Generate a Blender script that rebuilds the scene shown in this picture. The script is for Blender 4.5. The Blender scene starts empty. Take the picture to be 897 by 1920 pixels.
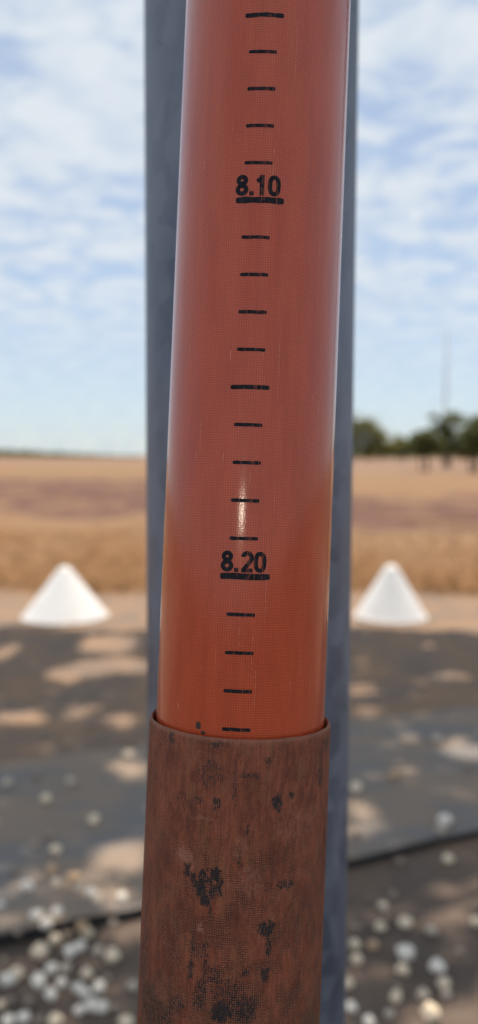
import bpy, bmesh, math, random
from mathutils import Vector, Matrix, noise as mnoise
random.seed(11)
R = math.radians
scene = bpy.context.scene
COL = scene.collection

# ------------------------------------------------------------------ camera
FPX, W0, H0 = 1500.0, 897.0, 1920.0            # focal length in photo pixels, photo size
PITCH, ROLL, CAMH = R(4.0), 0.0035898, 1.5
C0 = Vector((0, 0, CAMH))
FW = Vector((0, math.cos(PITCH), -math.sin(PITCH)))
_R0 = Vector((1, 0, 0)); _D0 = Vector((0, -math.sin(PITCH), -math.cos(PITCH)))
RT = _R0 * math.cos(ROLL) - _D0 * math.sin(ROLL)
DN = _R0 * math.sin(ROLL) + _D0 * math.cos(ROLL)
cam = bpy.data.cameras.new("camera")
cam.sensor_fit = 'VERTICAL'; cam.sensor_height = 36.0; cam.lens = 36.0 * FPX / H0
cam.clip_start = 0.01; cam.clip_end = 6000
cam.dof.use_dof = True; cam.dof.focus_distance = 0.2125; cam.dof.aperture_fstop = 8.3
camo = bpy.data.objects.new("camera", cam); COL.objects.link(camo)
M = Matrix((RT, -DN, -FW)).transposed().to_4x4(); M.translation = C0
camo.matrix_world = M
scene.camera = camo

# ------------------------------------------------------------------ light
SUN_EL, SUN_AZ = R(71), R(12)                  # azimuth measured from +Y towards +X (ahead, a little right)
SD = Vector((math.sin(SUN_AZ) * math.cos(SUN_EL), math.cos(SUN_AZ) * math.cos(SUN_EL), math.sin(SUN_EL)))
sun = bpy.data.lights.new("sun", 'SUN'); sun.energy = 4.2; sun.angle = R(0.53); sun.color = (1.0, 0.87, 0.72)
suno = bpy.data.objects.new("sun", sun); COL.objects.link(suno)
suno.rotation_euler = SD.to_track_quat('Z', 'Y').to_euler()
suno.location = SD * 60

world = bpy.data.worlds.new("World"); scene.world = world; world.use_nodes = True


class NT:
    """small node-tree helper"""
    def __init__(s, tree): s.t = tree; s.n = tree.nodes; s.l = tree.links
    def new(s, typ, **kw):
        nd = s.n.new(typ)
        for k, v in kw.items(): setattr(nd, k, v)
        return nd
    def put(s, sock, v):
        if isinstance(v, bpy.types.NodeSocket): s.l.new(v, sock)
        elif v is not None:
            if sock.type == 'RGBA' and len(v) == 3: v = (*v, 1)
            sock.default_value = v
    def math(s, op, a, b=None, c=None, clamp=False):
        nd = s.new('ShaderNodeMath', operation=op); nd.use_clamp = clamp
        for i, v in enumerate((a, b, c)):
            if v is not None: s.put(nd.inputs[i], v)
        return nd.outputs[0]
    def vec(s, op, a, b=None):
        nd = s.new('ShaderNodeVectorMath', operation=op); s.put(nd.inputs[0], a)
        if b is not None: s.put(nd.inputs[1], b)
        return nd.outputs['Value'] if op in ('LENGTH', 'DOT_PRODUCT', 'DISTANCE') else nd.outputs[0]
    def mix(s, fac, a, b, blend='MIX'):
        nd = s.new('ShaderNodeMix', data_type='RGBA', blend_type=blend)
        s.put(nd.inputs[0], fac); s.put(nd.inputs[6], a); s.put(nd.inputs[7], b)
        return nd.outputs[2]
    def ramp(s, v, a, b, c=0.0, d=1.0, smooth=True):
        nd = s.new('ShaderNodeMapRange', interpolation_type='SMOOTHSTEP' if smooth else 'LINEAR')
        for i, x in enumerate((v, a, b, c, d)): s.put(nd.inputs[i], x)
        return nd.outputs[0]
    def noise(s, vec, scale=1.0, detail=4, rough=0.55, dist=0.0, typ='FBM'):
        nd = s.new('ShaderNodeTexNoise')
        s.put(nd.inputs['Vector'], vec); s.put(nd.inputs['Scale'], scale); s.put(nd.inputs['Detail'], detail)
        s.put(nd.inputs['Roughness'], rough); s.put(nd.inputs['Distortion'], dist)
        return nd.outputs[0]
    def sep(s, v):
        nd = s.new('ShaderNodeSeparateXYZ'); s.put(nd.inputs[0], v); return nd.outputs
    def comb(s, x, y, z=0.0):
        nd = s.new('ShaderNodeCombineXYZ')
        for i, v in enumerate((x, y, z)): s.put(nd.inputs[i], v)
        return nd.outputs[0]
    def bump(s, h, strength=0.5, dist=0.001):
        nd = s.new('ShaderNodeBump'); s.put(nd.inputs['Strength'], strength); s.put(nd.inputs['Distance'], dist)
        s.put(nd.inputs['Height'], h); return nd.outputs[0]


# sky: Nishita atmosphere with a broken sheet of thin cloud laid over it on a plane high above
w = NT(world.node_tree); w.n.clear()
sky = w.new('ShaderNodeTexSky', sky_type='NISHITA'); sky.sun_disc = False
sky.sun_elevation = SUN_EL; sky.sun_rotation = SUN_AZ
sky.air_density = 1.0; sky.dust_density = 0.4; sky.ozone_density = 1.5
tc = w.new('ShaderNodeTexCoord').outputs['Generated']
d = w.sep(w.vec('NORMALIZE', tc))
zc = w.math('MAXIMUM', d[2], 0.02)
den = w.math('ADD', zc, 0.10)
pl = w.comb(w.math('DIVIDE', d[0], den), w.math('DIVIDE', d[1], den))
warp = w.noise(pl, 1.3, 2)
n1 = w.noise(w.vec('ADD', pl, w.comb(3.1, 1.7, warp)), 2.0, 4, 0.55, 0.4)
n2 = w.noise(w.vec('ADD', pl, (7.3, 2.2, 0)), 7.5, 4, 0.55, .4)
cl = w.math('ADD', w.math('MULTIPLY', n1, 0.58), w.math('MULTIPLY', n2, 0.42))
cov = w.ramp(cl, 0.38, 0.56)
cov = w.math('ADD', w.math('MULTIPLY', cov, 0.46), 0.51)
lowf = w.ramp(d[2], 0.05, 0.26)                      # towards the horizon the sheet runs together into a thin even veil
cov = w.math('ADD', w.math('MULTIPLY', cov, lowf), w.math('MULTIPLY', 0.64, w.math('SUBTRACT', 1.0, lowf)))
cloudcol = w.mix(w.ramp(n2, 0.35, 0.65), (5.8, 6.55, 7.5), (6.9, 7.4, 7.9))
skyc = w.mix(1.0, sky.outputs[0], (0.88, 1.02, 1.14), 'MULTIPLY')
bg = w.new('ShaderNodeBackground'); w.put(bg.inputs[0], w.mix(cov, skyc, cloudcol)); bg.inputs[1].default_value = 0.08
wo = w.new('ShaderNodeOutputWorld'); w.l.new(bg.outputs[0], wo.inputs[0])

scene.render.engine = 'CYCLES'
scene.view_settings.view_transform = 'Standard'; scene.view_settings.look = 'None'
scene.view_settings.exposure = 0.48; scene.view_settings.gamma = 1.0
scene.view_settings.use_curve_mapping = False
scene.cycles.max_bounces = 6


# ------------------------------------------------------------------ helpers
def ray(px, py):
    return (FW + RT * ((px - W0 / 2) / FPX) + DN * ((py - H0 / 2) / FPX))
def ground(px, py, z=0.0):
    r = ray(px, py); t = (z - C0.z) / r.z
    return C0 + r * t
def at_depth(px, py, y):
    r = ray(px, py); return C0 + r * (y / r.y)
def project(p):
    q = p - C0; z = q.dot(FW)
    return W0 / 2 + FPX * q.dot(RT) / z, H0 / 2 + FPX * q.dot(DN) / z, z

def tag(o, label=None, cat=None, group=None, kind=None):
    for k, v in (('label', label), ('category', cat), ('group', group), ('kind', kind)):
        if v: o[k] = v
    return o
def empty(name, loc):
    o = bpy.data.objects.new(name, None); o.location = loc; o.empty_display_size = 0.1; COL.objects.link(o); return o
def mesh(name, verts, faces, mat=None, smooth=True, uvs=None):
    me = bpy.data.meshes.new(name); me.from_pydata([tuple(v) for v in verts], [], faces)
    if mat: me.materials.append(mat)
    if smooth: me.polygons.foreach_set('use_smooth', [True] * len(me.polygons))
    if uvs:
        uv = me.uv_layers.new(name='UVMap')
        for lp in me.loops: uv.data[lp.index].uv = uvs[lp.vertex_index]
    me.update(); return me
def link(name, me, parent=None, loc=None):
    o = bpy.data.objects.new(name, me); COL.objects.link(o)
    if loc is not None: o.location = loc
    if parent: o.parent = parent
    return o
def lathe(prof, seg=64, close=False):
    v, f = [], []
    n = len(prof)
    for r_, z in prof:
        for i in range(seg):
            a = 2 * math.pi * i / seg; v.append((r_ * math.cos(a), r_ * math.sin(a), z))
    for j in range(n - 1):
        for i in range(seg):
            k = (i + 1) % seg; f.append((j * seg + i, j * seg + k, (j + 1) * seg + k, (j + 1) * seg + i))
    return v, f
def tube(path, radii, seg=7):
    v, f = [], []
    for j, p in enumerate(path):
        p = Vector(p)
        t = (Vector(path[min(j + 1, len(path) - 1)]) - Vector(path[max(j - 1, 0)])).normalized()
        a = t.cross(Vector((0.3, 0.9, 0.2))).normalized(); b = t.cross(a)
        for i in range(seg):
            an = 2 * math.pi * i / seg; v.append(p + (a * math.cos(an) + b * math.sin(an)) * radii[j])
    for j in range(len(path) - 1):
        for i in range(seg):
            k = (i + 1) % seg; f.append((j * seg + i, j * seg + k, (j + 1) * seg + k, (j + 1) * seg + i))
    f.append(tuple(range(seg - 1, -1, -1))); f.append(tuple(range(len(v) - seg, len(v))))
    return v, f
def merge(parts):
    V, F = [], []
    for v, f in parts:
        o = len(V); V += list(v); F += [tuple(i + o for i in q) for q in f]
    return V, F

def newmat(name):
    m = bpy.data.materials.new(name); m.use_nodes = True
    t = NT(m.node_tree); b = t.n['Principled BSDF']; return m, t, b
def simple(name, col, rough=0.6, var=0.15, scale=8.0, bump=0.0, metallic=0.0, spec=0.5):
    m, t, b = newmat(name)
    tc = t.new('ShaderNodeTexCoord').outputs['Object']
    n = t.noise(tc, scale, 5)
    f = t.ramp(n, 0.3, 0.7, 1 - var, 1 + var, False)
    t.put(b.inputs['Base Color'], t.mix(1.0, (*col, 1), t.comb(f, f, f), 'MULTIPLY'))
    t.put(b.inputs['Roughness'], rough); t.put(b.inputs['Metallic'], metallic); t.put(b.inputs['Specular IOR Level'], spec)
    if bump: t.put(b.inputs['Normal'], t.bump(t.noise(tc, scale * 4, 4), 0.6, bump))
    return m


# ------------------------------------------------------------------ ground
def ground_material():
    m, t, b = newmat('dry_ground')
    p = t.new('ShaderNodeNewGeometry').outputs['Position']
    xyz = t.sep(p)
    wob = t.noise(t.vec('MULTIPLY', p, (0.35, 0.8, 1)), 0.22, 4, 0.6)
    # distance along the field, pushed about so that the borders are ragged
    fine = t.noise(p, 0.9, 4)
    y = t.math('MULTIPLY', xyz[1], t.math('ADD', 0.55, t.math('MULTIPLY', wob, 0.9)))
    tl = t.math('ADD', 1.0, t.math('MULTIPLY', t.math('MAXIMUM', t.math('MINIMUM', xyz[0], 9.0), -9.0), .033))
    y = t.math('MULTIPLY', y, tl)
    blot = t.noise(t.vec('MULTIPLY', p, (.5, .22, 1)), .5, 3, .6)
    y = t.math('MULTIPLY', y, t.math('ADD', .50, t.math('MULTIPLY', blot, 1.0)))
    y = t.math('ADD', y, t.math('MULTIPLY', t.math('SUBTRACT', fine, 0.5), 2.0))
    g2 = t.noise(p, 2.6, 6, 0.62); g3 = t.noise(p, 30.0, 5, 0.65)
    soil = t.mix(t.ramp(g2, 0.35, 0.65), (0.215, 0.165, 0.132), (0.315, 0.208, 0.136))
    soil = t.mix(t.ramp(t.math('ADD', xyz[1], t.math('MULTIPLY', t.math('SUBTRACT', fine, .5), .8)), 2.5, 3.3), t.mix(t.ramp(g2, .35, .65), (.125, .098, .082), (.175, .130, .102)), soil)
    gold = t.mix(t.ramp(g2, 0.3, 0.7), (0.180, 0.092, 0.036), (0.245, 0.132, 0.058))
    tan = t.mix(t.ramp(g2, 0.3, 0.7), (0.205, 0.120, 0.062), (0.275, 0.172, 0.096))
    purp = t.mix(t.ramp(wob, 0.3, 0.7), (0.108, 0.053, 0.042), (0.150, 0.078, 0.058))
    pink = t.mix(t.ramp(wob, 0.35, 0.65), (0.210, 0.140, 0.105), (0.265, 0.170, 0.115))
    col = t.mix(t.ramp(t.math('ADD', xyz[1], t.math('MULTIPLY', t.math('SUBTRACT', fine, 0.5), 1.6)), 8.2, 9.2), soil, gold)
    col = t.mix(t.ramp(y, 11.5, 14.0), col, tan)
    col = t.mix(t.ramp(y, 15.5, 19.5), col, purp)
    col = t.mix(t.ramp(y, 31.0, 44.0), col, tan)
    col = t.mix(t.ramp(y, 82.0, 100.0), col, pink)
    pt = t.noise(t.vec('MULTIPLY', p, (.55, .30, 1)), .9, 4, .65)
    col = t.mix(t.math('MULTIPLY', t.ramp(pt, .48, .62), t.ramp(xyz[1], 9, 12, 0, .75)), col, tan)
    col = t.mix(t.math('MULTIPLY', t.ramp(pt, .46, .32), t.ramp(xyz[1], 9, 12, 0, .45)), col, purp)
    f = t.ramp(g3, 0.25, 0.75, 0.78, 1.2, False)
    col = t.mix(1.0, col, t.comb(f, f, f), 'MULTIPLY')
    t.put(b.inputs['Base Color'], col); t.put(b.inputs['Roughness'], 0.95); t.put(b.inputs['Specular IOR Level'], 0.2)
    h = t.math('ADD', t.math('MULTIPLY', g3, 0.6), t.noise(p, 140, 4))
    t.put(b.inputs['Normal'], t.bump(h, 0.7, 0.01))
    return m
def build_ground():
    # grid fine near the camera, coarse far away, gently uneven
    def axis(lim, near, step):
        a = [0.0]
        s = step
        while a[-1] < lim:
            a.append(a[-1] + s)
            if a[-1] > near: s *= 1.35
        return a
    ys = [-y for y in axis(400, 3, .5)[:0:-1]] + axis(4500, 12, 0.12)
    xp = axis(4000, 6, 0.15); xs = [-x for x in xp[:0:-1]] + xp
    V = []
    for y in ys:
        for x in xs:
            rr = math.hypot(x, y)
            a = 0.012 * min(1, rr / 3) * mnoise.noise((x * 1.1, y * 1.1, 3)) + 0.006 * mnoise.noise((x * 4, y * 4, 8))
            if rr > 40: a = 0
            if y < 5.2 and abs(x) < 4: a = min(a, 0.002) - .003
            V.append((x, y, a - 0.001))
    n = len(xs)
    F = [(j * n + i, j * n + i + 1, (j + 1) * n + i + 1, (j + 1) * n + i) for j in range(len(ys) - 1) for i in range(n - 1)]
    o = link('ground', mesh('ground', V, F, ground_material()))
    tag(o, kind='structure'); return o
build_ground()


# ------------------------------------------------------------------ dark mat in the foreground
def mat_material():
    m, t, b = newmat('dusty_rubber')
    p = t.new('ShaderNodeNewGeometry'); pos = p.outputs['Position']
    nz = t.sep(p.outputs['True Normal'])[2]
    n = t.noise(t.vec('MULTIPLY', pos, (1.0, 1.7, 1)), 1.5, 5, 0.6); g = t.noise(pos, 45, 4)
    dust = t.ramp(t.math('ADD', n, t.math('MULTIPLY', t.math('SUBTRACT', g, .5), .2)), 0.38, 0.56)
    top = t.mix(dust, (0.165, 0.153, 0.145), (0.245, 0.182, 0.132))
    col = t.mix(t.ramp(nz, 0.5, 0.8), (0.016, 0.015, 0.015), top)  # sides near black, the shade of the front face put into the colour
    t.put(b.inputs['Base Color'], col); t.put(b.inputs['Roughness'], 0.7)
    t.put(b.inputs['Normal'], t.bump(g, 0.5, 0.004))
    return m
MAT_F = [(-260, 1838), (0, 1777), (265, 1719), (655, 1625), (897, 1567), (1160, 1512)]
MAT_B = [(-180, 1462), (0, 1442), (265, 1408), (655, 1362), (897, 1334), (1100, 1314)]
MAT_T = [0.05, 0.046, 0.036, 0.032, 0.026, 0.024]
def mat_height(x, y):
    fr = [ground(*q) for q in MAT_F]; bk = [ground(*q) for q in MAT_B]
    for i in range(len(fr) - 1):
        if fr[i].x <= x <= fr[i + 1].x:
            s = (x - fr[i].x) / (fr[i + 1].x - fr[i].x); yf = fr[i].y * (1 - s) + fr[i + 1].y * s
            if y < yf: return None
    for i in range(len(bk) - 1):
        if bk[i].x <= x <= bk[i + 1].x:
            s = (x - bk[i].x) / (bk[i + 1].x - bk[i].x)
            if y < bk[i].y * (1 - s) + bk[i + 1].y * s: return 0.030
    return None
def build_mat():
    n, k = 60, 24
    def lerp(arr, s):
        u = s * (len(arr) - 1); i = min(int(u), len(arr) - 2); q = u - i
        return arr[i] * (1 - q) + arr[i + 1] * q
    fr = [ground(*q) for q in MAT_F]; bk = [ground(*q) for q in MAT_B]
    V, F = [], []
    for a in range(n + 1):
        s = a / n; p0 = lerp(fr, s); p1 = lerp(bk, s); th = lerp(MAT_T, s)
        p0 = p0 + Vector((0, 0.012 * mnoise.noise((s * 9, 1, 2)), 0))
        col = [Vector((p0.x, p0.y + 0.012, -0.02)), Vector((p0.x, p0.y, th * .5)), Vector((p0.x, p0.y + .004, th - .004)), Vector((p0.x, p0.y + .012, th))]
        for c in range(1, k + 1):
            q = c / k; p = p0.lerp(p1, q)
            z = 0.028 + (th - 0.028) * math.exp(-q * 5) + 0.006 * mnoise.noise((p.x * 2.2, p.y * 3, 4))
            col.append(Vector((p.x, p.y, z)))
        col.append(Vector((p1.x, p1.y + .006, -0.02)))
        V += col; m = len(col)
    for a in range(n):
        for c in range(m - 1):
            F.append((a * m + c, (a + 1) * m + c, (a + 1) * m + c + 1, a * m + c + 1))
    F.append(tuple(range(m - 1, -1, -1))); F.append(tuple(n * m + c for c in range(m)))
    o = link('ground_mat', mesh('ground_mat', V, F, mat_material(), smooth=False))
    tag(o, 'flat grey dusty mat on the shaded soil, its black shade-painted edge slanting across', 'mat')
build_mat()


# ------------------------------------------------------------------ trees
def leaf_mat(name, c1, c2, scale=0.5):
    m, t, b = newmat(name)
    g = t.new('ShaderNodeNewGeometry')
    rnd = g.outputs['Random Per Island']
    n = t.noise(g.outputs['Position'], scale, 3)
    f = t.math('ADD', t.math('MULTIPLY', rnd, 0.6), t.math('MULTIPLY', t.ramp(n, .3, .7), 0.4))
    t.put(b.inputs['Base Color'], t.mix(f, c1, c2)); t.put(b.inputs['Roughness'], 0.55); t.put(b.inputs['Specular IOR Level'], 0.3)
    tr = t.new('ShaderNodeBsdfTranslucent'); t.put(tr.inputs[0], t.mix(f, tuple(x * 1.2 for x in c1), tuple(x * 1.2 for x in c2)))
    mx = t.new('ShaderNodeMixShader'); mx.inputs[0].default_value = 0.45
    t.l.new(b.outputs[0], mx.inputs[1]); t.l.new(tr.outputs[0], mx.inputs[2])
    t.l.new(mx.outputs[0], t.n['Material Output'].inputs[0])
    return m
BARK = simple('bark', (0.10, 0.075, 0.055), 0.9, 0.35, 6, 0.02)
LEAF_DARK = leaf_mat('leaf_dark_green', (0.070, 0.090, 0.036), (0.185, 0.200, 0.075))
LEAF_OLIVE = leaf_mat('leaf_olive', (0.13, 0.130, 0.034), (0.24, 0.23, 0.062))
LEAF_BROWN = leaf_mat('leaf_dry_brown', (0.075, 0.050, 0.025), (0.15, 0.10, 0.045))
LEAF_SHADE = leaf_mat('leaf_green', (0.035, 0.055, 0.02), (0.09, 0.11, 0.04))

def leaf_faces(points, size, jitter=0.4, up=0.35):
    V, F = [], []
    for p in points:
        s = size * random.uniform(1 - jitter, 1 + jitter)
        nrm = Vector((random.gauss(0, 1), random.gauss(0, 1), random.gauss(0, 1) + up)).normalized()
        a = nrm.orthogonal().normalized(); a.rotate(Matrix.Rotation(random.uniform(0, 6.28), 3, nrm)); b = nrm.cross(a)
        L, Wd = s, s * 0.42; o = len(V)
        V += [p - a * L * .5, p - a * L * .12 + b * Wd * .5 + nrm * s * .06, p + a * L * .25 + b * Wd * .38 + nrm * s * .05, p + a * L * .5,
              p + a * L * .25 - b * Wd * .38 + nrm * s * .05, p - a * L * .12 - b * Wd * .5 + nrm * s * .06]
        F += [(o, o + 1, o + 2, o + 3), (o, o + 3, o + 4, o + 5)]
    return V, F

def tree(name, base, blobs, trunks, leafm, nleaf, lsize, label, cat, group=None, under=None):
    """blobs: list of (centre offset, radii); trunks: list of (x offset, height)"""
    root = empty(name, base); tag(root, label, cat, group)
    parts = []
    for (dx, h, rad) in trunks:
        top = Vector((dx + random.uniform(-.3, .3), random.uniform(-.3, .3), h))
        path = [Vector((dx, 0, -0.1)), Vector((dx + .06 * h * random.uniform(-1, 1), 0, h * .35)), top * .72 + Vector((dx * .28, 0, 0)), top]
        parts.append(tube(path, [rad * 1.25, rad, rad * .8, rad * .45], 8))
        for c, r in blobs:
            for _ in range(3):
                e = Vector(c) + Vector((random.uniform(-.6, .6) * r[0], random.uniform(-.6, .6) * r[1], random.uniform(-.3, .6) * r[2]))
                st = path[2].lerp(top, random.random())
                if (e - st).length < max(r) * 2.2:
                    parts.append(tube([st, st.lerp(e, .5) + Vector((0, 0, .1 * h * random.random())), e], [rad * .4, rad * .25, rad * .08], 5))
    v, f = merge(parts); link('trunk', mesh('trunk', v, f, BARK), root)
    tot = sum(r[0] * r[1] * r[2] for _, r in blobs); pts, low = [], []
    for c, r in blobs:
        k = int(nleaf * r[0] * r[1] * r[2] / tot)
        # clumps spread through the volume, leaves gathered on the clumps
        nc = max(6, k // 45)
        cl = []
        for _ in range(nc):
            u = Vector((random.gauss(0, 1), random.gauss(0, 1), random.gauss(0, 1))).normalized() * random.uniform(.35, 1) ** .6
            cl.append(Vector(c) + Vector((u.x * r[0], u.y * r[1], u.z * r[2])))
        for _ in range(k):
            q = random.choice(cl); sp = min(r) * .27
            p = q + Vector((random.gauss(0, sp), random.gauss(0, sp), random.gauss(0, sp * .7)))
            if p.z < 0.15: continue
            (low if under and p.z < under else pts).append(p)
    v, f = leaf_faces(pts, lsize); link('crown', mesh('crown', v, f, leafm, smooth=False), root)
    if low:
        v, f = leaf_faces(low, lsize); link('dry_lower_foliage', mesh('dry_lower_foliage', v, f, LEAF_BROWN, smooth=False), root)
    return root

def px_tree(px_base, y_base, blobs_px, trunk_px, **kw):
    """place a tree standing on the ground at photo position, with crown blobs given at that distance"""
    b = ground(px_base, y_base); b.z = 0; k = b.y / FPX
    blobs = []
    for (x, y, rx, ry) in blobs_px:
        p = at_depth(x, y, b.y)
        blobs.append(((p.x - b.x, random.uniform(-.3, .3) * rx * k, p.z), (rx * k, rx * k * .9, ry * k)))
    trunks = [(at_depth(x, 860, b.y).x - b.x, at_depth(x, yt, b.y).z, wpx * k) for (x, yt, wpx) in trunk_px]
    return tree(base=b, blobs=blobs, trunks=trunks, **kw)
GRP = 'trees beyond the field on the right'
px_tree(800, 884, [(797, 826, 24, 20), (783, 838, 14, 14), (812, 836, 18, 18), (790, 848, 22, 10), (768, 844, 18, 12)], [(801, 815, 2.6), (790, 830, 1.6)], name='dark_tree', leafm=LEAF_DARK, nleaf=2600, lsize=.42,
        under=1.9, label='low dark green tree with dry brown lower foliage, left of the tallest tree', cat='tree', group=GRP)
px_tree(840, 877, [(846, 797, 24, 22), (826, 806, 15, 16), (815, 795, 12, 20), (846, 829, 26, 20), (830, 842, 26, 14), (868, 840, 22, 20)], [(841, 795, 3.2), (836, 812, 2.0)], name='dark_tree', leafm=LEAF_DARK, nleaf=3600, lsize=.45,
        under=2.2, label='tallest of the far trees, dark, directly under the thin mast', cat='tree', group=GRP)
px_tree(893, 886, [(892, 806, 24, 24), (906, 826, 24, 22), (876, 826, 18, 20), (890, 846, 26, 14)], [(893, 805, 3.4), (884, 822, 2.2)], name='dark_tree', leafm=LEAF_DARK, nleaf=3600, lsize=.42,
        under=1.9, label='dark green tree cut off by the right edge of the view', cat='tree', group=GRP)
px_tree(690, 864.2, [(690, 815, 32, 30), (664, 812, 30, 34), (716, 828, 18, 18), (700, 842, 40, 14)], [(690, 815, 2.6), (665, 815, 2.6), (715, 830, 1.6)], name='olive_tree', leafm=LEAF_OLIVE, nleaf=4200, lsize=1.1,
        label='broad olive green tree right beside the grey post', cat='tree', group=GRP)
px_tree(748, 864.6, [(746, 832, 22, 16), (762, 836, 16, 14), (738, 844, 20, 10)], [(748, 832, 1.8), (760, 838, 1.4)], name='olive_shrub', leafm=LEAF_OLIVE, nleaf=2400, lsize=1.0,
        label='low yellowish green bush in the gap between olive tree and dark trees', cat='bush', group=GRP)

# long low wood on the horizon, left: nobody could count it
def far_wood():
    pts = []
    for _ in range(9000):
        px = random.uniform(-260, 268)
        b = at_depth(px, 857, random.uniform(620, 700))
        hpx = 17 * max(0.10, min(1.0, (250 - px) / 240)) * (0.75 + 0.35 * mnoise.noise((px * .05, 3, 1)) + .2 * mnoise.noise((px * .21, 3, 1)))
        b.z = random.random() ** .8 * hpx * 650 / FPX
        pts.append(b)
    for _ in range(7000):
        px = random.uniform(640, 1120)
        b = at_depth(px, 857, random.uniform(620, 700))
        b.z = random.random() ** .8 * (17 + 6 * mnoise.noise((px * .06, 3, 1)) + 4 * mnoise.noise((px * .2, 3, 1))) * 650 / FPX
        pts.append(b)
    v, f = leaf_faces(pts, 2.4)
    o = link('distant_wood', mesh('distant_wood', v, f, LEAF_DARK, smooth=False))
    tag(o, 'low dark line of distant woodland along the horizon', 'woodland', kind='stuff')
far_wood()

# ------------------------------------------------------------------ thin mast beyond the trees
def mast():
    b = ground(833, 869); b.z = 0; hgt = at_depth(834, 630, b.y).z; k = b.y / FPX
    root = empty('radio_mast', b); tag(root, 'thin pale grey mast rising above the tallest far tree', 'mast')
    m = simple('mast_steel', (0.60, 0.62, 0.65), 0.5, 0.1, 1, 0, 0.3)
    w_ = 2.0 * k; parts = []
    legs = [(w_ * math.cos(a), w_ * math.sin(a)) for a in (R(90), R(210), R(330))]
    for lx, ly in legs: parts.append(tube([(lx, ly, -.2), (lx, ly, hgt)], [.09, .06], 6))
    v, f = merge(parts); link('leg_frame', mesh('leg_frame', v, f, m), root)
    parts = []; n = 26
    for i in range(n):
        z0, z1 = hgt * i / n, hgt * (i + 1) / n
        for j in range(3):
            a, c = legs[j], legs[(j + 1) % 3]
            parts.append(tube([(*a, z0), (*c, z1)], [.045, .045], 4)); parts.append(tube([(*a, z1), (*c, z1)], [.045, .045], 4))
    v, f = merge(parts); link('lattice', mesh('lattice', v, f, m), root)
    v, f = tube([(0, 0, hgt - .3), (0, 0, hgt + 2.0)], [.07, .03], 6); link('aerial', mesh('aerial', v, f, m), root)
    return root
mast()

# ------------------------------------------------------------------ shade tree overhead (out of view, casts the dappled shade)
GAPS = [(205, 1207, 62, 19), (215, 1247, 85, 17), (130, 1262, 45, 16), (14, 1222, 24, 18), (40, 1345, 55, 16), (150, 1332, 30, 11),
        (232, 1615, 62, 32), (250, 1452, 45, 17), (845, 1158, 80, 10), (672, 1288, 34, 14), (690, 1335, 36, 12), (773, 1394, 18, 13),
        (858, 1418, 42, 20), (680, 1530, 32, 20), (770, 1460, 20, 10), (890, 1180, 20, 8), (20, 1140, 30, 9), (235, 1140, 60, 10), (60, 1168, 60, 7), (840, 1270, 40, 8), (800, 1485, 40, 9)]
GAPW = []
for (x, y, rx, ry) in GAPS:
    c = ground(x, y); ex = abs(ground(x + rx, y).x - c.x); ey = abs(ground(x, y - ry).y - ground(x, y + ry).y) / 2
    GAPW.append((c.x, c.y, ex, ey))
def shade_tree():
    base = Vector((5.6, 7.2, 0)); root = empty('shade_tree', base)
    tag(root, 'broad leafy tree whose crown shades the foreground, standing out of view to the right', 'tree')
    pts = []; tries = 0
    edge = lambda gx: 6.86 + .22 * mnoise.noise((gx * 1.3, 5, 2)) + .12 * mnoise.noise((gx * 4, 5, 2))
    while len(pts) < 26000 and tries < 400000:
        tries += 1
        gx = random.uniform(-3.3, 3.8); gy = random.uniform(-1.1, 7.3)
        if gy > edge(gx) or gy < -.8 + .2 * mnoise.noise((gx, 2, 2)): continue
        if mnoise.noise((gx * 2.3, gy * 2.3, 9)) > 0.60 and gy > 1.6: continue
        if .9 < gy < 2.75 and random.random() < .60: continue
        skip = False
        for (cx, cy, ex, ey) in GAPW:
            wob = .85 + .3 * mnoise.noise((gx * 5, gy * 5, 1))
            if ((gx - cx) / (ex + .02)) ** 2 + ((gy - cy) / (ey + .02)) ** 2 < wob: skip = True; break
        if skip: continue
        z = random.uniform(5.6, 10.2) if gy < 3 else random.uniform(7.6, 10.6)
        p = Vector((gx, gy, 0)) + SD * (z / SD.z)
        if p.z < C0.z + 0.60 * p.y + .35: continue
        pts.append(p - base)
    v, f = leaf_faces(pts, .21, .35, .8); link('crown', mesh('crown', v, f, LEAF_SHADE, smooth=False), root)
    parts = [tube([(0, 0, -.1), (.1, .05, 2.0), (-.1, 0, 4.2), (-.3, .1, 6.0), (-.6, .1, 8.4)], [.30, .24, .20, .15, .06], 12)]
    st = [Vector((-.1, 0, 4.2)), Vector((-.2, .05, 5.1)), Vector((-.3, .1, 6.0)), Vector((-.45, .1, 7.2))]
    for i in range(26):
        e = random.choice(pts); s = random.choice(st)
        mid = s.lerp(e, .5); mid.z = max(mid.z, s.z + (e.z - s.z) * .75)
        wm = mid + base
        if wm.z < C0.z + .6 * wm.y + .3: mid.z += (C0.z + .6 * wm.y + .3 - wm.z)
        parts.append(tube([s, s.lerp(mid, .5) + Vector((0, 0, .25)), mid, e], [.08, .06, .04, .012], 6))
    v, f = merge(parts); link('trunk', mesh('trunk', v, f, BARK), root)
shade_tree()


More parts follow.
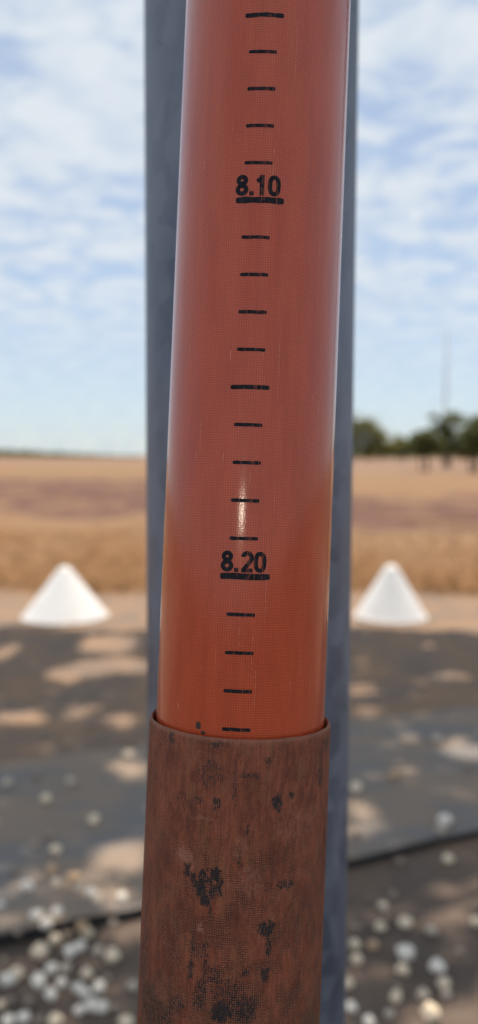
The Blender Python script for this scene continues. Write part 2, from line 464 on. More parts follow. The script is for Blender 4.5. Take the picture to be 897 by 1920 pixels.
# ------------------------------------------------------------------ white cone markers
def cone_mat():
    m, t, b = newmat('white_fibreglass')
    p = t.new('ShaderNodeTexCoord').outputs['Object']
    n = t.noise(p, 7, 5, .6); z = t.sep(p)[2]
    dirt = t.math('MULTIPLY', t.ramp(n, .5, .75), t.ramp(z, 0.0, .22, .5, .06))
    t.put(b.inputs['Base Color'], t.mix(dirt, (0.84, 0.84, 0.83), (0.55, 0.43, 0.32))); t.put(b.inputs['Roughness'], .5)
    return m
CONE = cone_mat()
def cone(px, py_front, apex_y, rpx, label):
    fr = ground(px, py_front); d0 = fr.y; r = rpx / FPX * d0 / (1 - rpx / FPX)
    c = at_depth(px, py_front, d0 + r); c.z = 0
    apex = at_depth(px, apex_y, c.y).z
    root = empty('cone_marker', c); tag(root, label, 'cone marker', 'white cone markers on the ground')
    H = apex - .022; tr = .078; rb = r - .012; zb = .014
    # straight flank running tangentially into a rounded top
    q = math.atan2(rb, H - zb)
    for _ in range(30):
        zc_ = H - tr; q = math.atan2(rb - tr * math.cos(q), (zc_ + tr * math.sin(q)) - zb)
    prof = [(rb, zb)]
    for i in range(1, 15):
        s_ = i / 14; prof.append((rb + (tr * math.cos(q) - rb) * s_, zb + (zc_ + tr * math.sin(q) - zb) * s_))
    for i in range(1, 13):
        a = q + (math.pi / 2 - q) * i / 12; prof.append((max(.0005, tr * math.cos(a)), zc_ + tr * math.sin(a)))
    v, f = lathe(prof, 72); link('cone_body', mesh('cone_body', v, f, CONE), root)
    v, f = lathe([(r - .06, .003), (r - .008, .0), (r, .004), (r - .001, .010), (r - .008, .0135), (r - .02, .0135)], 72)
    link('base_rim', mesh('base_rim', v, f, CONE), root)
    return root
STEEL = simple('zinc_bolt', (0.35, 0.36, 0.38), .45, .2, 40, 0, .7)
cone(123, 1172, 1057, 81, 'white cone marker on the sunny soil left of the grey post')
cone(732, 1170, 1054, 69, 'white cone marker on the sunny soil right of the grey post')

# ------------------------------------------------------------------ dry grass of the field
def dry_grass():
    m = leaf_mat('dry_grass', (0.15, 0.080, 0.034), (0.26, 0.155, 0.072), 0.8)
    V, F = [], []
    for _ in range(9000):
        y = 8.6 + 24 * random.random() ** 1.7; x = random.uniform(-1, 1) * (.36 * y + 1.5)
        if y < 8.7 + .5 * mnoise.noise((x, 1, 1)): continue
        if y > 15.5 and mnoise.noise((x * .3, y * .3, 1)) < .28: continue
        for _ in range(4):
            a = random.uniform(0, 6.28); h = random.uniform(.02, .07); l = random.uniform(.01, .06)
            bx, by = x + random.gauss(0, .03), y + random.gauss(0, .03); o = len(V); dx, dy = math.cos(a), math.sin(a)
            V += [(bx - dy * .006, by + dx * .006, -.005), (bx + dy * .006, by - dx * .006, -.005), (bx + dx * l, by + dy * l, h)]
            F.append((o, o + 1, o + 2))
    o = link('dry_grass', mesh('dry_grass', V, F, m, smooth=False))
    tag(o, 'short dry golden grass of the sunlit field', 'grass', kind='stuff')
dry_grass()


# ------------------------------------------------------------------ pebbles
def stone_mat(name, c):
    return simple(name, c, .7, .14, 30, .002)
SM = {'white': stone_mat('white_quartz', (.97, .89, .77)), 'cream': stone_mat('cream_quartz', (.94, .77, .56)),
      'tan': stone_mat('tan_stone', (.56, .38, .23)), 'grey': stone_mat('grey_stone', (.58, .50, .40)), 'dim': stone_mat('brown_grey_stone', (.34, .27, .21))}
def stone_mesh(i, key):
    bm = bmesh.new(); bmesh.ops.create_icosphere(bm, subdivisions=3, radius=1)
    for v in bm.verts:
        n = v.co.normalized(); v.co *= 1 + .34 * mnoise.noise(n * 1.3 + Vector((i * 7.1, 2, 3))) + .12 * mnoise.noise(n * 3.4 + Vector((i * 3.1, 9, 3)))
        v.co.z *= .9
    me = bpy.data.meshes.new('pebble'); bm.to_mesh(me); bm.free(); me.materials.append(SM[key])
    me.polygons.foreach_set('use_smooth', [True] * len(me.polygons)); return me
STM = {k: [stone_mesh(i + 10 * j, k) for i in range(4)] for j, k in enumerate(SM)}
# (x, y, width, colour) in photo pixels, from two enlarged views of the photograph
PL = [(258, 441, 80, 'cream'), (528, 555, 80, 'cream'), (722, 195, 75, 'cream'), (450, 172, 66, 'dim'), (510, 25, 64, 'dim'), (395, 345, 72, 'grey'),
      (205, 305, 66, 'dim'), (40, 355, 72, 'grey'), (315, 725, 80, 'cream'), (290, 835, 78, 'tan'), (155, 930, 88, 'white'), (315, 910, 72, 'cream'),
      (415, 880, 84, 'tan'), (450, 930, 66, 'grey'), (510, 965, 84, 'white'), (545, 995, 84, 'cream'), (685, 990, 84, 'white'), (685, 910, 70, 'dim'),
      (205, 1095, 95, 'white'), (262, 1138, 88, 'white'), (320, 1075, 84, 'white'), (0, 1035, 70, 'white'), (458, 1150, 80, 'tan'), (487, 1188, 84, 'cream'),
      (380, 1195, 74, 'dim'), (310, 1225, 84, 'cream'), (225, 1300, 118, 'cream'), (392, 1295, 90, 'white'), (450, 1265, 84, 'white'), (550, 1290, 74, 'grey'),
      (630, 1320, 104, 'cream'), (290, 1390, 88, 'white'), (365, 1390, 80, 'grey'), (45, 1455, 105, 'white'), (95, 1420, 98, 'cream'), (215, 1465, 105, 'white'),
      (345, 1465, 74, 'white'), (485, 1415, 84, 'cream'), (285, 1535, 94, 'white'), (440, 1495, 80, 'white'), (475, 1525, 84, 'white'), (555, 1495, 92, 'white'),
      (745, 1485, 78, 'grey'), (450, 1620, 80, 'white'), (515, 1595, 95, 'white'), (572, 1605, 90, 'white'), (5, 1585, 60, 'cream'), (310, 1680, 92, 'cream'),
      (45, 1680, 90, 'white'), (130, 1665, 90, 'white'), (705, 1690, 96, 'cream'), (160, 1570, 76, 'dim'), (60, 1565, 76, 'dim'), (635, 1135, 70, 'dim'),
      (275, 645, 68, 'dim'), (200, 690, 66, 'dim'), (80, 840, 66, 'dim'), (305, 975, 70, 'dim'), (225, 1670, 74, 'dim'), (640, 1600, 64, 'dim'), (20, 1340, 60, 'dim'),
      (720, 110, 60, 'dim'), (240, 70, 60, 'dim'), (100, 1180, 60, 'dim'), (600, 1440, 60, 'dim')]
PR = [(205, 380, 84, 'cream'), (420, 315, 78, 'tan'), (710, 570, 100, 'white'), (685, 620, 72, 'grey'), (728, 785, 80, 'cream'), (450, 790, 64, 'dim'),
      (415, 985, 72, 'dim'), (360, 1050, 68, 'grey'), (345, 1165, 74, 'cream'), (487, 1148, 100, 'cream'), (632, 1188, 74, 'grey'), (885, 1140, 76, 'cream'),
      (198, 1262, 76, 'cream'), (300, 1270, 78, 'tan'), (210, 1350, 84, 'cream'), (487, 1320, 122, 'white'), (468, 1408, 84, 'cream'), (662, 1395, 104, 'white'),
      (700, 1485, 88, 'cream'), (712, 1545, 66, 'grey'), (430, 1560, 84, 'cream'), (585, 1552, 80, 'grey'), (160, 1485, 74, 'cream'), (175, 1620, 86, 'white'),
      (280, 1700, 86, 'white'), (395, 1655, 60, 'grey'), (630, 1665, 130, 'cream'), (215, 640, 68, 'dim'), (660, 110, 76, 'grey'), (450, 250, 70, 'dim'),
      (440, 1500, 60, 'dim'), (790, 1300, 60, 'dim'), (840, 260, 60, 'dim'), (215, 1165, 66, 'dim'), (370, 1100, 60, 'dim')]
CNAME = {'white': 'white', 'cream': 'cream', 'tan': 'tan', 'grey': 'pale grey', 'dim': 'dull brownish grey'}
def pebbles():
    GR = {}
    spots = [(x / 2.99, 1350 + y / 2.99, s / 2.99, c, 'left') for x, y, s, c in PL] + [(600 + x / 3.02, 1350 + y / 3.02, s / 3.02, c, 'right') for x, y, s, c in PR]
    for i, (x, y, s, c, side) in enumerate(spots):
        g = ground(x, y); mh = mat_height(g.x, g.y); z = (mh or 0.0)
        g = ground(x, y, z + .012); dist = (g - C0).length
        k = {'dim': .62, 'grey': .74}.get(c, .70)
        rad = s * k / FPX * dist / 2
        o = link('pebble', STM[c][i % 4]); o.location = (g.x, g.y, z + rad * .55)
        e = random.uniform(1.0, 1.3) if s > 95 else random.uniform(.96, 1.1)
        o.scale = (rad * e, rad * random.uniform(.8, 1.0), rad * random.uniform(.85, 1.0)); o.rotation_euler = (0, 0, random.uniform(0, 6.28) if s < 95 else random.uniform(-.5, .2))
        where = 'on the grey mat' if mh else ('on the shaded soil behind the mat' if g.y > 3.0 else 'on the soil in front of the mat')
        GR.setdefault((CNAME[c], where, side), []).append((g.y, i, o))
    ORD = 'nearest,second nearest,third nearest,fourth nearest,fifth nearest,sixth nearest,seventh nearest,eighth nearest,ninth nearest,tenth nearest,eleventh nearest,twelfth nearest,thirteenth nearest,fourteenth nearest,fifteenth nearest,sixteenth nearest,seventeenth nearest,eighteenth nearest'.split(',')
    for (c, where, side), lst in GR.items():
        for n, (_, _, o) in enumerate(sorted(lst, key=lambda q: q[:2])):
            wh = {'on the grey mat': 'on the mat', 'on the shaded soil behind the mat': 'behind the mat'}.get(where, 'in front of the mat')
            lead = ORD[n] + ' ' if len(lst) > 1 else ''
            tag(o, f'{lead}{c} pebble {wh}, {side} of the pole', 'pebble', f'pebbles {wh}, {side}')
pebbles()

# ------------------------------------------------------------------ galvanised post
def post():
    m, t, b = newmat('galvanised_steel')
    p = t.new('ShaderNodeTexCoord').outputs['Object']
    n = t.noise(t.vec('MULTIPLY', p, (1, 1, .45)), 26, 4, .6); v = t.new('ShaderNodeTexVoronoi'); t.put(v.inputs['Vector'], p); v.inputs['Scale'].default_value = 70
    f = t.math('ADD', t.math('MULTIPLY', n, .8), t.math('MULTIPLY', t.sep(v.outputs['Color'])[0], .2))
    t.put(b.inputs['Base Color'], t.mix(t.ramp(f, .3, .7), (.080, .102, .150), (.195, .225, .285)))
    t.put(b.inputs['Metallic'], .35); t.put(b.inputs['Roughness'], t.ramp(f, .3, .7, .42, .6))
    ax = C0 + RT * .00558352 + FW * .44680561
    root = empty('galvanised_post', (ax.x, ax.y, 0)); tag(root, 'round grey galvanised steel post behind the measuring pole', 'post')
    v, f = lathe([(.0005, -.02), (.057, -.02), (.057, .5), (.057, 1.5), (.057, 3), (.057, 4.6)], 96); link('pipe', mesh('pipe', v, f, m), root)
    v, f = lathe([(.0572, 4.57), (.060, 4.572), (.060, 4.60), (.055, 4.612), (.03, 4.622), (.0005, 4.625)], 64); link('cap', mesh('cap', v, f, STEEL), root)
    v, f = lathe([(.0574, .0), (.10, .0), (.10, .010), (.097, .012), (.0574, .012)], 64); link('base_plate', mesh('base_plate', v, f, m), root)
    for k in range(4):
        a = R(45 + 90 * k); v, f = lathe([(.010, .0), (.010, .01), (.006, .013), (.006, .02), (.0005, .021)], 6)
        link('bolt', mesh('bolt', v, f, STEEL, smooth=False), root, (.08 * math.cos(a), .08 * math.sin(a), .012))
post()


# ------------------------------------------------------------------ measuring pole
P0 = C0 + RT * .00271539 + FW * .23478351
AX = (RT * -.03958745 + DN + FW * -.02495015).normalized()      # pointing down along the pole
FR = (-FW - AX * (-FW).dot(AX)).normalized()                    # towards the viewer
SR = AX.cross(FR); SR = SR if SR.dot(RT) > 0 else -SR           # to the right
RI, RS, PHI, T0 = .02436834, .02623387, -.04921754, -.13237815
TB = (P0.z - RS * abs(FR.z)) / -AX.z                            # the foot of the sleeve touches the ground
UP = -AX
BASE = P0 + AX * TB
pole = empty('measuring_pole', BASE)
pole.rotation_mode = 'QUATERNION'
pole.rotation_quaternion = Matrix((SR, -FR, UP)).transposed().to_quaternion()
tag(pole, 'leaning red brown fibreglass measuring pole with black centimetre marks, in front of the post', 'measuring pole')
def loc(t, phi, r):                     # local point on the pole, t metres below P0
    return Vector((r * math.sin(phi), -r * math.cos(phi), TB - t))
def sleeve_hit(px, py, r):              # photo pixel -> (arc mm, height mm) on a tube of radius r
    d_ = ray(px, py); o = C0 - P0
    dp = d_ - AX * d_.dot(AX); op = o - AX * o.dot(AX)
    a, b_, c = dp.dot(dp), 2 * dp.dot(op), op.dot(op) - r * r
    k = (-b_ - math.sqrt(max(0, b_ * b_ - 4 * a * c))) / (2 * a); p = o + d_ * k
    t = p.dot(AX); q = p - AX * t
    return math.atan2(q.dot(SR), q.dot(FR)) * r * 1000, -t * 1000
TR = -sleeve_hit(452, 1387, RS)[1] / 1000                       # height of the sleeve's lip

def tube_part(name, prof, mat, seg=160, chip=False):
    """prof: list of (radius, t); lathe about the pole with uv = (arc mm, height mm)"""
    V, F, UV = [], [], []
    for (r, t0) in prof:
        for i in range(seg + 1):
            ph = -math.pi + 2 * math.pi * i / seg; t = t0
            if chip and abs(t0 - TR) < .0007:           # worn, slightly uneven lip
                c_, s_ = math.cos(ph), math.sin(ph)
                t += .00014 * mnoise.noise((c_ * 5, s_ * 5, 1)) + .00022 * max(0, mnoise.noise((c_ * 22, s_ * 22, 4)) - .25)
            V.append(loc(t, ph, r)); UV.append((ph * RS * 1000 if r > RI + .0003 else ph * RI * 1000, -t * 1000))
    n = seg + 1
    for j in range(len(prof) - 1):
        for i in range(seg): F.append((j * n + i, j * n + i + 1, (j + 1) * n + i + 1, (j + 1) * n + i))
    return link(name, mesh(name, V, F, mat, uvs=UV), pole)

def weave(t, uv, cell, wob=0.25):
    """woven cloth under the resin: 0..1, threads along both directions"""
    wv = t.new('ShaderNodeTexNoise'); t.put(wv.inputs['Vector'], uv); wv.inputs['Scale'].default_value = .9
    q = t.vec('ADD', uv, t.vec('MULTIPLY', t.vec('SUBTRACT', wv.outputs[1], (.5, .5, .5)), (wob, wob * 1.6, 0)))
    s = t.sep(q)
    a = t.math('SINE', t.math('MULTIPLY', s[0], 2 * math.pi / cell)); b = t.math('SINE', t.math('MULTIPLY', s[1], 2 * math.pi / cell))
    return t.math('ADD', .5, t.math('MULTIPLY', t.math('ADD', a, b), .25))

def spots_mask(t, uv, lst, r):
    out = None
    for (px, py, rx, ry, s) in lst:
        u, v = sleeve_hit(px, py, r); u1, _ = sleeve_hit(px + rx, py, r); _, v1 = sleeve_hit(px, py + ry, r)
        ru, rv = max(abs(u1 - u), .2), max(abs(v1 - v), .2)
        dd = t.vec('LENGTH', t.vec('MULTIPLY', t.vec('SUBTRACT', uv, (u, v, 0)), (1 / ru, 1 / rv, 0)))
        k = t.ramp(dd, 1.5, .5, 0, s)
        out = k if out is None else t.math('MAXIMUM', out, k)
    return out

def inner_material():
    m, t, b = newmat('red_fibreglass')
    uv = t.new('ShaderNodeUVMap').outputs[0]
    st = lambda sx, sy, sc, det=4, off=(0, 0, 0), ro=.6: t.noise(t.vec('ADD', t.vec('MULTIPLY', uv, (sx, sy, 0)), off), sc, det, ro)
    wv = weave(t, uv, .64)
    big = st(1, .25, .16); streak = st(1, .03, .6, 3, (4, 4, 0)); patch = st(1, .6, .35, 4, (31, 7, 0))
    f = t.math('ADD', t.math('MULTIPLY', big, .65), t.math('MULTIPLY', streak, .35))
    col = t.mix(t.ramp(f, .36, .64), (.385, .050, .012), (.440, .062, .016))
    wst = t.ramp(patch, .3, .7, .42, .80)
    k = t.math('ADD', 1.0, t.math('MULTIPLY', t.math('SUBTRACT', wv, .5), wst))
    col = t.mix(1.0, col, t.comb(k, k, k), 'MULTIPLY')
    # pale scratches running along the pole, and chalky chips
    s1 = t.ramp(st(2.6, .035, 1.0, 2, (9, 3, 0), .4), .70, .75); s1 = t.math('MULTIPLY', s1, t.ramp(st(1, .35, .5, 3, (2, 8, 0)), .50, .62))
    chip = t.math('MULTIPLY', t.ramp(st(1, .5, 2.2, 2, (19, 3, 0)), .71, .77), t.ramp(st(1, .5, .25, 2, (1, 9, 0)), .46, .6))
    lines = None
    for (x, y, hw, h) in [(523, 690, .10, 20), (500, 1085, .09, 26), (479, 1290, .10, 12), (563, 1240, .12, 10), (334, 1325, .14, 5.5), (597, 770, .10, 7), (556, 90, .07, 20), (586, 745, .12, 2.2),
                          (449, 1180, .08, 14), (545, 1300, .10, 8), (473, 1230, .08, 16), (515, 930, .10, 9)]:
        u, v = sleeve_hit(x, y, RI)
        q = t.sep(uv); wobu = t.math('ADD', q[0], t.math('MULTIPLY', t.math('SUBTRACT', st(.2, .35, 1.0, 2), .5), .5))
        a = t.math('MULTIPLY', t.ramp(t.math('ABSOLUTE', t.math('SUBTRACT', wobu, u)), hw * 1.6, hw * .4), t.ramp(t.math('ABSOLUTE', t.math('SUBTRACT', q[1], v)), h * .5, h * .3))
        lines = a if lines is None else t.math('MAXIMUM', lines, a)
    lines = t.math('MULTIPLY', lines, t.ramp(st(1.5, .9, 1.0, 4, (5, 5, 0)), .42, .62, .1, .75))
    scr = t.math('MAXIMUM', t.math('MAXIMUM', s1, chip), lines)
    col = t.mix(t.math('MULTIPLY', scr, .42), col, (.58, .30, .20))
    dk = spots_mask(t, uv, [(372, 1360, 6, 9, .9), (381, 1374, 6, 5, .8), (378, 870, 4, 3, .6), (312, 1165, 4, 3, .6)], RI)
    dk = t.ramp(t.math('ADD', dk, st(1.5, 1, 1.6, 4, (3, 3, 0))), 1.05, 1.25)
    col = t.mix(dk, col, (.03, .02, .018))
    t.put(b.inputs['Base Color'], col); t.put(b.inputs['Roughness'], .5); t.put(b.inputs['Specular IOR Level'], .2)
    t.put(b.inputs['Subsurface Weight'], .15); b.inputs['Subsurface Radius'].default_value = (1, .25, .12); t.put(b.inputs['Subsurface Scale'], .004)
    t.put(b.inputs['Coat Weight'], .85); t.put(b.inputs['Coat Roughness'], t.math('ADD', .125, t.math('MULTIPLY', scr, .4))); t.put(b.inputs['Coat IOR'], 1.5)
    h = t.math('ADD', t.math('MULTIPLY', wv, .35), t.math('MULTIPLY', st(1, .7, 3.2, 3), .9))
    bp = t.bump(h, .5, .00010)
    t.put(b.inputs['Normal'], bp); 
    ch = t.math('ADD', t.math('MULTIPLY', wv, .10), t.math('ADD', t.math('MULTIPLY', st(1, .45, 2.4, 3, (2, 2, 0)), .8), t.math('MULTIPLY', scr, .6)))
    t.put(b.inputs['Coat Normal'], t.bump(ch, .22, .00010))
    return m

BLACK = [(382, 1642, 9, 14, .9), (405, 1641, 12, 15, .95), (377, 1664, 11, 17, .95), (399, 1672, 11, 15, .75), (385, 1688, 10, 13, .95), (412, 1664, 7, 18, .85), (391, 1656, 12, 10, .6), (352, 1630, 8, 13, .9), (361, 1645, 6, 9, .85), (368, 1656, 6, 8, .85), (394, 1708, 4, 13, .8), (520, 1505, 12, 18, .85), (547, 1491, 6, 8, .75), (407, 1506, 11, 14, .68),
         (536, 1659, 17, 10, .72), (500, 1741, 18, 16, .85), (505, 1775, 6, 22, .8), (497, 1830, 8, 16, .8), (415, 1898, 22, 22, .95), (462, 1893, 26, 30, .74), (375, 1860, 14, 40, .66),
         (405, 1830, 20, 26, .6), (460, 1822, 12, 10, .66), (322, 1384, 7, 12, .72), (601, 1455, 5, 24, .6), (612, 1395, 4, 14, .6), (466, 1553, 4, 16, .7), (505, 1430, 10, 9, .6),
         (372, 1500, 12, 10, .55), (395, 1452, 30, 34, .5), (300, 1905, 30, 40, .6), (410, 1396, 26, 6, .6), (450, 1612, 6, 22, .55), (358, 1815, 6, 26, .66), (270, 1800, 10, 60, .55), (345, 1500, 30, 20, .4), (430, 1870, 40, 40, .6), (385, 1800, 8, 50, .62), (362, 1770, 5, 40, .6), (280, 1880, 22, 50, .62), (330, 1885, 26, 20, .55), (470, 1455, 30, 5, .55), (440, 1480, 6, 40, .5)]
PALE = [(346, 1602, 18, 16, .8), (376, 1738, 8, 14, .7), (362, 1625, 12, 20, .5), (470, 1655, 30, 40, .5), (450, 1590, 16, 30, .5), (385, 1535, 36, 5, .5), (560, 1545, 40, 40, .45)]
def sleeve_material():
    m, t, b = newmat('dirty_brown_fibreglass')
    uv0 = t.new('ShaderNodeUVMap').outputs[0]
    dn = t.new('ShaderNodeTexNoise'); t.put(dn.inputs['Vector'], t.vec('MULTIPLY', uv0, (1, .6, 0))); dn.inputs['Scale'].default_value = 1.1; dn.inputs['Detail'].default_value = 4
    uv = t.vec('ADD', uv0, t.vec('MULTIPLY', t.vec('SUBTRACT', dn.outputs[1], (.5, .5, .5)), (3.2, 3.6, 0)))
    st = lambda sx, sy, sc, det=4, off=(0, 0, 0), ro=.6: t.noise(t.vec('ADD', t.vec('MULTIPLY', uv0, (sx, sy, 0)), off), sc, det, ro)
    vh = t.sep(uv0)[1]
    wv = weave(t, uv0, .58, .5)
    big = st(1, .5, .14, 5); med = st(1, .35, .6, 5, (3, 9, 0)); fin = st(1, .5, 2.4, 4, (7, 1, 0), .65)
    f = t.math('ADD', t.math('MULTIPLY', big, .55), t.math('MULTIPLY', med, .45))
    col = t.mix(t.ramp(f, .36, .66), (.135, .036, .018), (.295, .084, .042))
    och = t.ramp(st(1, .5, .20, 4, (41, 12, 0)), .50, .66); col = t.mix(t.math('MULTIPLY', och, .5), col, (.250, .098, .045))
    dst = t.ramp(st(1.6, .10, .9, 5, (14, 22, 0), .7), .50, .62); col = t.mix(t.math('MULTIPLY', dst, .42), col, (.055, .020, .014))
    spk = t.ramp(st(1.6, .9, 2.2, 3, (24, 2, 0), .6), .62, .70); col = t.mix(t.math('MULTIPLY', spk, .32), col, (.47, .24, .16))
    # earthy dirt gathers towards the foot of the visible length
    lowd = t.math('MULTIPLY', t.ramp(vh, -118, -150), t.ramp(st(1, .6, .35, 5, (11, 2, 0)), .38, .62))
    col = t.mix(t.math('MULTIPLY', lowd, .75), col, (.095, .064, .032))
    pale = t.ramp(t.math('ADD', spots_mask(t, uv, PALE, RS), t.math('MULTIPLY', st(1, .45, 1.3, 5, (21, 2, 0)), .9)), .75, 1.25)
    col = t.mix(t.math('MULTIPLY', pale, .55), col, (.42, .19, .13))
    # raised threads show where the resin has worn off
    worn = t.math('MULTIPLY', t.ramp(st(1, .7, .22, 4, (5, 15, 0)), .42, .6), t.ramp(vh, -78, -96, .15, 1))
    thr = t.math('MULTIPLY', t.ramp(t.math('ADD', wv, t.math('MULTIPLY', t.math('SUBTRACT', fin, .5), .9)), .62, .85), worn)
    col = t.mix(t.math('MULTIPLY', thr, .42), col, (.52, .27, .17))
    pit = t.math('MULTIPLY', t.ramp(t.math('ADD', wv, t.math('MULTIPLY', t.math('SUBTRACT', fin, .5), .9)), .36, .16), worn)
    col = t.mix(t.math('MULTIPLY', pit, .55), col, (.07, .026, .016))
    run = t.math('MULTIPLY', t.ramp(st(2.4, .10, 1.0, 4, (8, 8, 0)), .60, .72), t.ramp(st(1, .6, .25, 3, (6, 1, 0)), .45, .6))
    col = t.mix(t.math('MULTIPLY', run, .6), col, (.045, .022, .016))
    bn = t.math('ADD', t.math('MULTIPLY', t.math('SUBTRACT', st(2.4, .8, .9, 5, (1, 1, 0), .75), .5), 2.6), t.math('MULTIPLY', t.math('SUBTRACT', wv, .5), -.5))
    blk = t.ramp(t.math('ADD', spots_mask(t, uv, BLACK, RS), bn), .50, .68)
    blk = t.math('MULTIPLY', blk, t.ramp(spots_mask(t, uv, BLACK, RS), .12, .35))
    col = t.mix(t.math('MULTIPLY', blk, .94), col, (.012, .014, .017))
    rim = t.ramp(vh, -TR * 1000 - 1.4, -TR * 1000 - .4)
    col = t.mix(t.math('MULTIPLY', rim, .35), col, (.30, .13, .085))
    t.put(b.inputs['Base Color'], col); t.put(b.inputs['Roughness'], t.ramp(fin, .3, .7, .48, .72)); t.put(b.inputs['Specular IOR Level'], .4)
    h = t.math('ADD', t.math('MULTIPLY', t.math('MULTIPLY', wv, worn), .8), t.math('ADD', t.math('MULTIPLY', fin, .8), t.math('MULTIPLY', med, 1.4)))
    t.put(b.inputs['Normal'], t.bump(h, 1.0, .0006))
    return m

def ink_material():
    m, t, b = newmat('black_ink')
    p = t.new('ShaderNodeTexCoord').outputs['Object']
    n = t.noise(t.vec('MULTIPLY', p, (1, 1, .25)), 1400, 3); s = t.ramp(t.noise(t.vec('MULTIPLY', p, (1, 1, .02)), 2600, 2), .74, .79)
    col = t.mix(t.ramp(n, .3, .7), (.008, .009, .013), (.022, .022, .028))
    q = t.sep(p); wob = t.math('MULTIPLY', t.math('SUBTRACT', t.noise(p, 260, 2), .5), .0005); ln = None
    for (x, y, hw) in [(491.5, 352, .00010), (497, 345, .00006), (467, 1060, .00007), (492, 1075, .00010), (444, 1080, .00007), (478, 1050, .00006)]:
        u = sleeve_hit(x, y, RI)[0] / 1000; k = t.ramp(t.math('ABSOLUTE', t.math('SUBTRACT', t.math('ADD', q[0], wob), RI * math.sin(u / RI))), hw * 1.5, hw * .5)
        ln = k if ln is None else t.math('MAXIMUM', ln, k)
    s = t.math('MAXIMUM', s, t.math('MULTIPLY', ln, t.ramp(t.noise(p, 900, 2), .4, .55)))
    s = t.math('MAXIMUM', s, t.ramp(t.noise(t.vec('MULTIPLY', p, (1, 1, .5)), 1900, 4, .7), .78, .86, 0, .4))
    t.put(b.inputs['Base Color'], t.mix(t.math('MULTIPLY', s, .6), col, (.34, .10, .06))); t.put(b.inputs['Roughness'], .6); t.put(b.inputs['Specular IOR Level'], .08)
    return m

inner = tube_part('inner_section', [(RI - .003, -1.35), (RI - .0008, -1.3502), (RI, -1.3494)] + [(RI, -.6), (RI, -.3), (RI, -.15), (RI, 0), (RI, TR), (RI, TR + .12)], inner_material())
RIN = RI + .0007
lip = [(RIN, TR + .10), (RIN, TR + .001), (RIN + .0002, TR + .0004), ((RIN + RS) / 2, TR), (RS - .0004, TR + .0003), (RS - .0001, TR + .0008)]
sleeve = tube_part('outer_sleeve', lip + [(RS, TR + .0016), (RS + .00005, TR + .02), (RS + .00002, TR + .05), (RS, TR + .09), (RS, TR + .5), (RS, TB), (RS - .002, TB + .0)], sleeve_material(), 320, True)
INK = ink_material()
RM = RI + .00006
def wrap(pts, t, du):
    """flat print coordinates in mm (u right, v up) wrapped on the pole around the printed line at t"""
    return [loc(t - v / 1000, PHI + (u + du) / 1000 / RI, RM) for u, v in pts]
def bar(name, t, length, th, du=0.0, seg=22):
    P, F = [], []
    rnd = random.uniform(0, 50); n = seg
    for i in range(n + 1):
        s = i / n; u = -length / 2 + length * s; e = min(s, 1 - s) * length
        hw = th / 2 * min(1, .7 + e / .3) * (1 + .16 * mnoise.noise((rnd + s * 6, 1, 2)))
        c = .09 * th * mnoise.noise((rnd + s * 3, 7, 2)) + .05 * (s - .5) * th
        P += [(u, c - hw), (u, c + hw)]
    for i in range(n): F.append((2 * i, 2 * i + 2, 2 * i + 3, 2 * i + 1))
    return link(name, mesh(name, wrap(P, t, du), F, INK), inner)
def stroke(path, wd, closed=False, jit=.05):
    """ribbon along a 2-D path; returns points and faces"""
    n = len(path); P, F = [], []
    for i in range(n):
        a = path[(i - 1) % n] if closed else path[max(i - 1, 0)]; c = path[(i + 1) % n] if closed else path[min(i + 1, n - 1)]
        tx, ty = c[0] - a[0], c[1] - a[1]; l = math.hypot(tx, ty) or 1; nx, ny = -ty / l, tx / l
        k = wd / 2 * (1 + jit * mnoise.noise((path[i][0] * 2, path[i][1] * 2, wd)))
        P += [(path[i][0] + nx * k, path[i][1] + ny * k), (path[i][0] - nx * k, path[i][1] - ny * k)]
    for i in range(n if closed else n - 1):
        j = (i + 1) % n; F.append((2 * i, 2 * i + 1, 2 * j + 1, 2 * j))
    return P, F
def ell(cx, cy, rx, ry, a0=0, a1=360, n=40, p=2.0, closed=True):
    out = []
    for i in range(n if closed else n + 1):
        a = R(a0 + (a1 - a0) * i / n); c, s = math.cos(a), math.sin(a)
        out.append((cx + rx * math.copysign(abs(c) ** (2 / p), c), cy + ry * math.copysign(abs(s) ** (2 / p), s)))
    return out
def dense(pts, n=8):
    out = []
    for a, b in zip(pts, pts[1:]): out += [(a[0] + (b[0] - a[0]) * i / n, a[1] + (b[1] - a[1]) * i / n) for i in range(n)]
    return out + [pts[-1]]
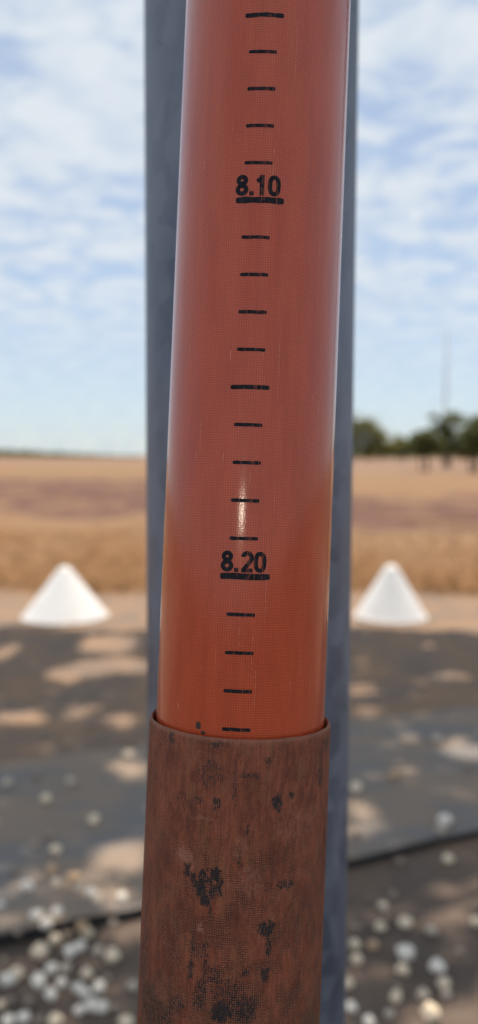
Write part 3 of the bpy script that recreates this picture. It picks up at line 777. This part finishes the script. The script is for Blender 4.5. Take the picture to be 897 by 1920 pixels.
def glyph(ch):
    w_ = .205
    if ch == '8': return merge2([stroke(ell(0, .735, .175, .165), w_, True), stroke(ell(0, .290, .205, .190), w_, True)]), .60
    if ch == '0': return merge2([stroke(ell(0, .5, .205, .40, p=2.5), w_, True)]), .60
    if ch == '.': return merge2([stroke([(-.1, .1), (-.03, .1), (.03, .1), (.1, .1)], .2)]), .27
    if ch == '1': return merge2([stroke(dense([(.08, 0), (.08, .99)]), .215), stroke(dense([(.06, .88), (-.07, .74), (-.17, .69)]), .18)]), .46
    if ch == '2':
        arc = ell(0, .70, .205, .215, 172, -28, 26, 2, False)
        return merge2([stroke(arc + dense([(arc[-1][0] - .02, arc[-1][1] - .05), (-.02, .30), (-.19, .10)], 6), w_), stroke(dense([(-.27, .08), (.27, .095)]), .19)]), .60
def merge2(parts):
    P, F = [], []
    for p, f in parts:
        o = len(P); P += p; F += [tuple(i + o for i in q) for q in f]
    return P, F
def number(text, t, du, h, widths):
    x = widths[0]; 
    for ch, cxx in zip(text, widths):
        (P, F), _ = glyph(ch)
        # pieces of one figure may overlap: lift each a hair so that no two faces share a plane
        V = wrap([(cxx + u * h, 1.15 + v * h) for u, v in P], t, du)
        if ch in '812':
            n1 = {'8': 80, '1': 18, '2': None}[ch]
            n1 = n1 or (len(P) - 18)
            for i in range(n1, len(V)): q = V[i]; V[i] = Vector((q.x * 1.0012, q.y * 1.0012, q.z))
        link('numeral', mesh('numeral', V, F, INK), inner)
for k in range(-8, 20):
    t = T0 + .01 * k
    if k in (5, 15): bar('underline', t, 12.9 if k == 5 else 13.2, 1.65, .75 if k == 5 else .7)
    elif k % 5 == 0: bar('tick_mark', t, 10.4, 1.15, .1)
    else: bar('tick_mark', t, 7.5, .92, 0)
# figures: centres in mm from the line of marks, read off the photograph
number('8.10', T0 + .05, 0, 5.6, [-4.15, -1.55, .75, 4.45])
number('8.20', T0 + .15, 0, 5.5, [-4.15, -1.65, 1.15, 4.55])

# ------------------------------------------------------------------ flash lamp of the phone held in front of the pole, seen as the small glint
fl = bpy.data.lights.new('phone_flash', 'POINT'); fl.energy = 0.09; fl.shadow_soft_size = .0022; fl.color = (1.0, .86, .66)
flo = bpy.data.objects.new('phone_flash', fl); COL.objects.link(flo)
flo.location = C0 + RT * -.033 + DN * -.012 + FW * -.004
